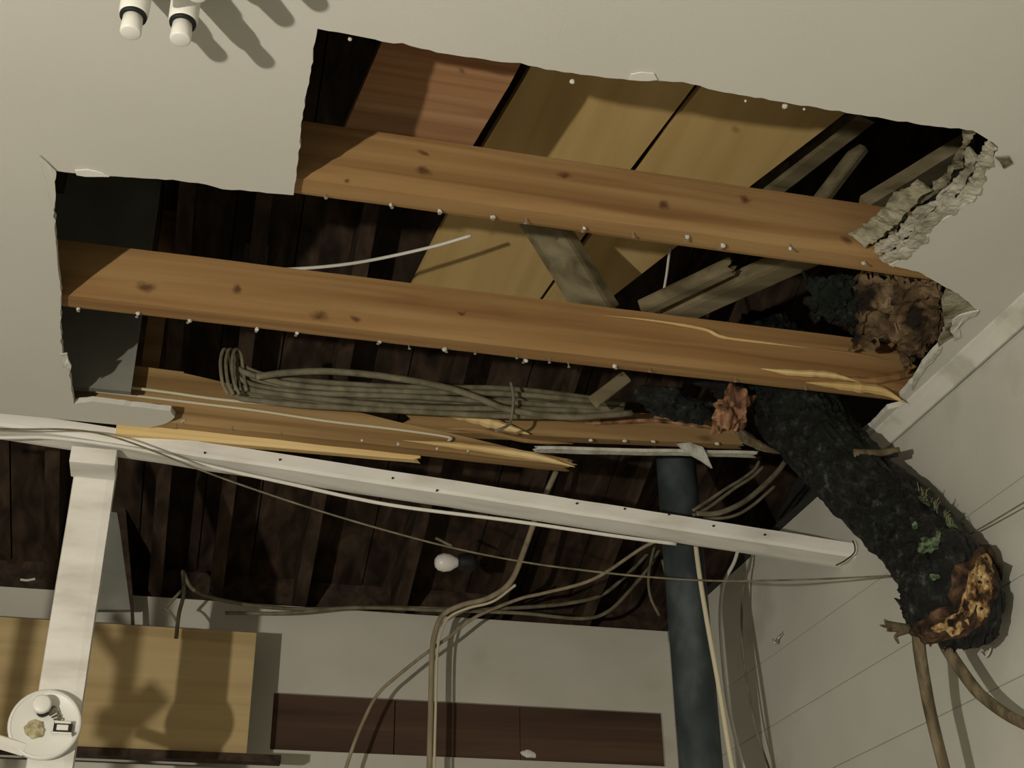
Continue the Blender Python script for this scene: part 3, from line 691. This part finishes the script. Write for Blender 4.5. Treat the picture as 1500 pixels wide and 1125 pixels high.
# wires in the room
cable('thin dark wire slung across the room in front of the white beam', [(-200,618),(0,628),(95,629),(150,636),(210,655),(330,702),(480,752),(640,797),(760,822),(860,836,2.55),(960,846,2.5),(1060,851,2.45),(1180,849,2.42),(1316,843,2.34)], .0022, M_cable, 2.60)
cable('white cable running along the underside of the white beam', [(-200,640,2.68),(0,641,2.68),(70,641,2.68),(150,650,2.655),(230,664,2.67),(330,688,2.675),(430,710,2.67),(520,730,2.67),(600,744,2.66),(750,763,2.64),(900,785,2.62),(990,797,2.62)], .0042, M_wirewhite)
# back wall cables
cable('pale cable lying along the top of the back wall, upper one', [(268,836,3.66),(285,865,3.62),(340,882,3.6),(430,892),(560,890),(680,892),(760,890),(830,884),(880,872),(915,845),(945,815),(960,795)], .0058, M_cable, 3.66)
cable('pale cable lying along the top of the back wall, lower one', [(330,898),(420,898),(520,890),(640,894),(760,898),(850,906),(890,896),(925,862),(955,825),(968,800)], .0055, M_cable, 3.64)
cable('thin cable that drops diagonally across the white header to the bottom edge', [(968,790,3.3),(940,803,3.35),(870,848,3.45),(800,868,3.55),(765,876),(720,893),(690,908),(655,935),(620,960),(580,992),(555,1015),(535,1050),(515,1100),(500,1150),(490,1200)], .0052, M_wiretan, 3.62)
cable('thin cable curving beside the diagonal cable near the brown planks', [(690,890),(660,905),(640,920)], .004, M_wiretan, 3.6)
cd0 = [(815,690,3.2),(790,745,3.25),(770,800,3.35),(748,852,3.45),(715,876,3.55),(678,886,3.58),(650,900,3.6),(638,925,3.6),(633,960,3.6),(631,1040,3.6),(629,1125,3.6),(628,1250,3.6)]
cable('thick tan cable bending down across the white header', cd0, .0082, M_wiretan)
cable('slim tan cable bound to the right of the thick bent cable', [(q[0]+7, q[1]+5, q[2]-.006) for q in cd0[3:]], .0040, M_wirecream)
cable('pale wire hanging left of the pipe, left one of two', [(962,790),(955,815),(950,845),(953,875),(966,902)], .0042, M_cable, 3.4)
cable('pale wire hanging left of the pipe, right one of two', [(970,820),(977,850),(981,880),(986,905)], .004, M_cable, 3.4)
cable('pale upright wire right of the white post above the plywood', [(268,836),(269,870),(262,900),(258,935)], .0055, M_cable, 3.5)
cable('short dark wire branching left above the plywood', [(266,865),(252,880),(240,893)], .0045, M_cable, 3.5)
cable('loose thin wire curling above the plywood', [(240,890),(252,900),(262,915)], .0035, M_cable, 3.5)
# between pipe and trunk
cable('grey cable between pipe and trunk, upper strand', [(1015,748),(1035,735),(1065,715),(1085,703),(1105,688),(1112,676)], .0042, M_cable, 2.75)
cable('grey cable between pipe and trunk, middle strand', [(1015,755),(1040,742),(1075,716),(1100,700),(1118,684)], .0042, M_cable, 2.74)
cable('thick pale cable between pipe and trunk, lowest strand', [(1020,752),(1050,752),(1085,738),(1115,715),(1140,690),(1150,676)], .0068, M_cable, 2.72)
cable('dark thin cable under the pale strand beside the trunk', [(1030,760),(1070,757),(1100,742),(1135,712)], .004, M_cabledark, 2.73)
# right of the pipe
cable('pale cable hanging right beside the pipe', [(1016,770),(1023,830),(1034,900),(1052,1000),(1065,1080),(1077,1150),(1092,1230)], .0062, M_wirecream, 2.80)
cable('white cable hanging between the pipe and the thin dark wire', [(1085,790),(1076,822),(1060,855),(1055,900),(1058,960),(1066,1030),(1082,1100),(1100,1160),(1115,1220)], .0048, M_wirewhite, 2.98)
cable('thin dark wire hanging on the right wall', [(1105,800),(1097,830),(1088,870),(1087,940),(1096,1010),(1108,1070),(1128,1130),(1150,1200)], .0032, M_cabledark, 3.05)
cable('short cream cable stub above the bulb', [(638,788),(650,794),(662,800)], .004, M_cable, 3.3)
cable('small white wire end left of the post', [(30,849),(40,850),(52,848)], .004, M_wirewhite, 3.864)

cable('thin dark wire clipped along the right wall beside the trunk', [(1414,790,2.06),(1422,782,2.05),(1450,766,1.98),(1500,736,1.86),(1560,700,1.76)], .0016, M_cabledark)
# tiny hook on the wall
h = tube('wall_hook', [at(1150,925,X=XR+.001), at(1140,935,X=XR-.01), at(1136,942,X=XR-.02), at(1132,936,X=XR-.025)], .003, M_nail)
tag(h, 'small dark hook on the right wall between pipe and trunk', 'hook')
h = tube('wall_hook', [at(1441,938,X=XR+.001), at(1450,945,X=XR-.01), at(1449,955,X=XR-.012), at(1443,962,X=XR-.012), at(1436,955,X=XR-.01)], .0022, M_trim)
tag(h, 'small painted hook on the right wall beside the trunk end', 'hook')
# dark gap at the end of the beam, drawn as a black strand
cable('gap drawn as a thin black sliver at the right end of the white beam', [(1249,792,2.50),(1252,800,2.50),(1251,810,2.51),(1238,821,2.53),(1225,828,2.56)], .0016, M_black, name='sliver', cat='sliver')

# ---------------------------------------------------------------- bulb in the attic
bc = at(655, 824, Y=3.35)
bulb = empty('light_bulb', bc); tag(bulb, 'unlit white bulb lying sideways in the dark above the back wall', 'bulb')
def lathe(name, prof, mat_, loc, axis, seg=32, parent=None):
    bm = bmesh.new(); A = Vector(axis).normalized(); u = A.orthogonal().normalized(); v = A.cross(u); rows = []
    for s, r_ in prof: rows.append([bm.verts.new(Vector(loc)+A*s+(u*math.cos(a)+v*math.sin(a))*max(r_, .0002)) for a in [2*math.pi*k/seg for k in range(seg)]])
    for i in range(len(rows)-1):
        for k in range(seg): bm.faces.new((rows[i][k], rows[i][(k+1) % seg], rows[i+1][(k+1) % seg], rows[i+1][k]))
    bm.faces.new(rows[0][::-1]); bm.faces.new(rows[-1])
    o = fin(name, bm, mat_, None, True); bevel(o, .001, 1)
    return under(o, parent) if parent else o
lathe('glass', [(-.036, 0), (-.034, .012), (-.026, .021), (-.010, .026), (.008, .024), (.022, .016), (.03, .013)], M_lampwhite, bc, (1, 0, .1), parent=bulb)
lathe('socket', [(.03, .014), (.034, .022), (.07, .026), (.08, .02)], M_black, bc, (1, 0, .1), parent=bulb)

# ---------------------------------------------------------------- ceiling lamp, top left
fx = empty('ceiling_lamp', (-.09, 1.27, ZC)); tag(fx, 'white ceiling lamp with downward sockets at the top left of the picture', 'ceiling lamp')
lathe('canopy', [(0, .10), (-.02, .10), (-.034, .085), (-.036, 0)], M_lampwhite, (-.06, 1.165, ZC), (0, 0, 1), 48, fx)
for (x, y) in ((191, 49), (264, 59)):
    tip = at(x, y, Z=2.69)
    s = lathe('socket', [(.110, .010), (.100, .0195), (.034, .0185), (.030, .017)], M_lampwhite, tip, (0, 0, 1), 32, fx)
    c = lathe('gasket', [(.031, .0175), (.026, .0165)], M_black, tip, (0, 0, 1), 32, fx)
    c = lathe('end_cap', [(.027, .0125), (.002, .0135), (.0, .012)], M_lampwhite, tip, (0, 0, 1), 32, fx)
for (x, y) in ((208, -12), (288, -6), (338, -30)):  # unseen sockets above the frame, added to widen the lamp's shadow
    tip = at(x, y, Z=2.69)
    lathe('socket', [(.110, .010), (.100, .0195), (.034, .0225), (.030, .017), (.002, .0135), (0, .012)], M_lampwhite, tip, (0, 0, 1), 32, fx)

# ---------------------------------------------------------------- round lamp base on the post
PL = PY+.06; rc = at(66, 1062, Y=PL-.01); rr_ = px2m(47, rc)
lb = empty('lamp_base', rc); tag(lb, 'round white lamp base with a knob and chrome clip on the white post', 'lamp base')
lathe('back_plate', [(-.018, rr_*.75), (-.010, rr_*.96), (0, rr_), (.008, rr_), (.012, rr_*.93), (.009, rr_*.9), (.009, 0)], M_lampwhite, rc, (0, -1, 0), 48, lb)
ce = at(52, 1068, Y=PL-.02)
blob_ = under(blob('rusty_centre', ce, (.020, .006, .018), mottled('grimy_cream', [(.35, (.25, .20, .10)), (.6, (.55, .50, .33)), (.8, (.68, .64, .48))], (60, 60, 60), .9), None, .3, 70, 4), lb)
kn = at(62, 1034, Y=PL-.035)
lathe('knob_stem', [(-.015, .013), (.012, .014)], M_black, kn+Vector((.001, .004, -.006)), (0, -1, 0), 24, lb)
lathe('knob', [(0, .018), (.016, .019), (.020, .016), (.020, 0)], M_lampwhite, kn, (0, -1, 0), 32, lb)
cp = at(92, 1066, Y=PL-.035)
def clip(dx0, dx1, dz0, dz1, y0, y1, m, nm): return under(bevel(box(nm, cp+Vector((dx0, y0, dz0)), cp+Vector((dx1, y1, dz1)), m), .001), lb)
clip(-.018, .016, -.011, .013, 0, .02, M_black, 'clip_slot'); clip(-.021, .019, -.014, -.009, -.006, .022, M_chrome, 'clip')
clip(-.017, .015, .008, .013, -.003, .02, M_lampwhite, 'clip_top'); clip(-.012, .011, -.006, .006, -.003, .01, M_chrome, 'clip_plate')
for i in range(5):
    a = random.uniform(-1, 1)
    under(tube('wire_end', [at(70+i*3, 1045+i*3, Y=PL-.02), at(80+i*3, 1035+i*6, Y=PL-.032), at(88-i*2, 1052+i*5, Y=PL-.02)], .0018, M_cabledark, None, 6, 4), lb)
ar = bar('bracket_arm', at(-40, 1075, Y=PL-.03), at(36, 1098, Y=PL-.015), .01, .026, M_white, wd=(0, 1, 0)); under(ar, lb)
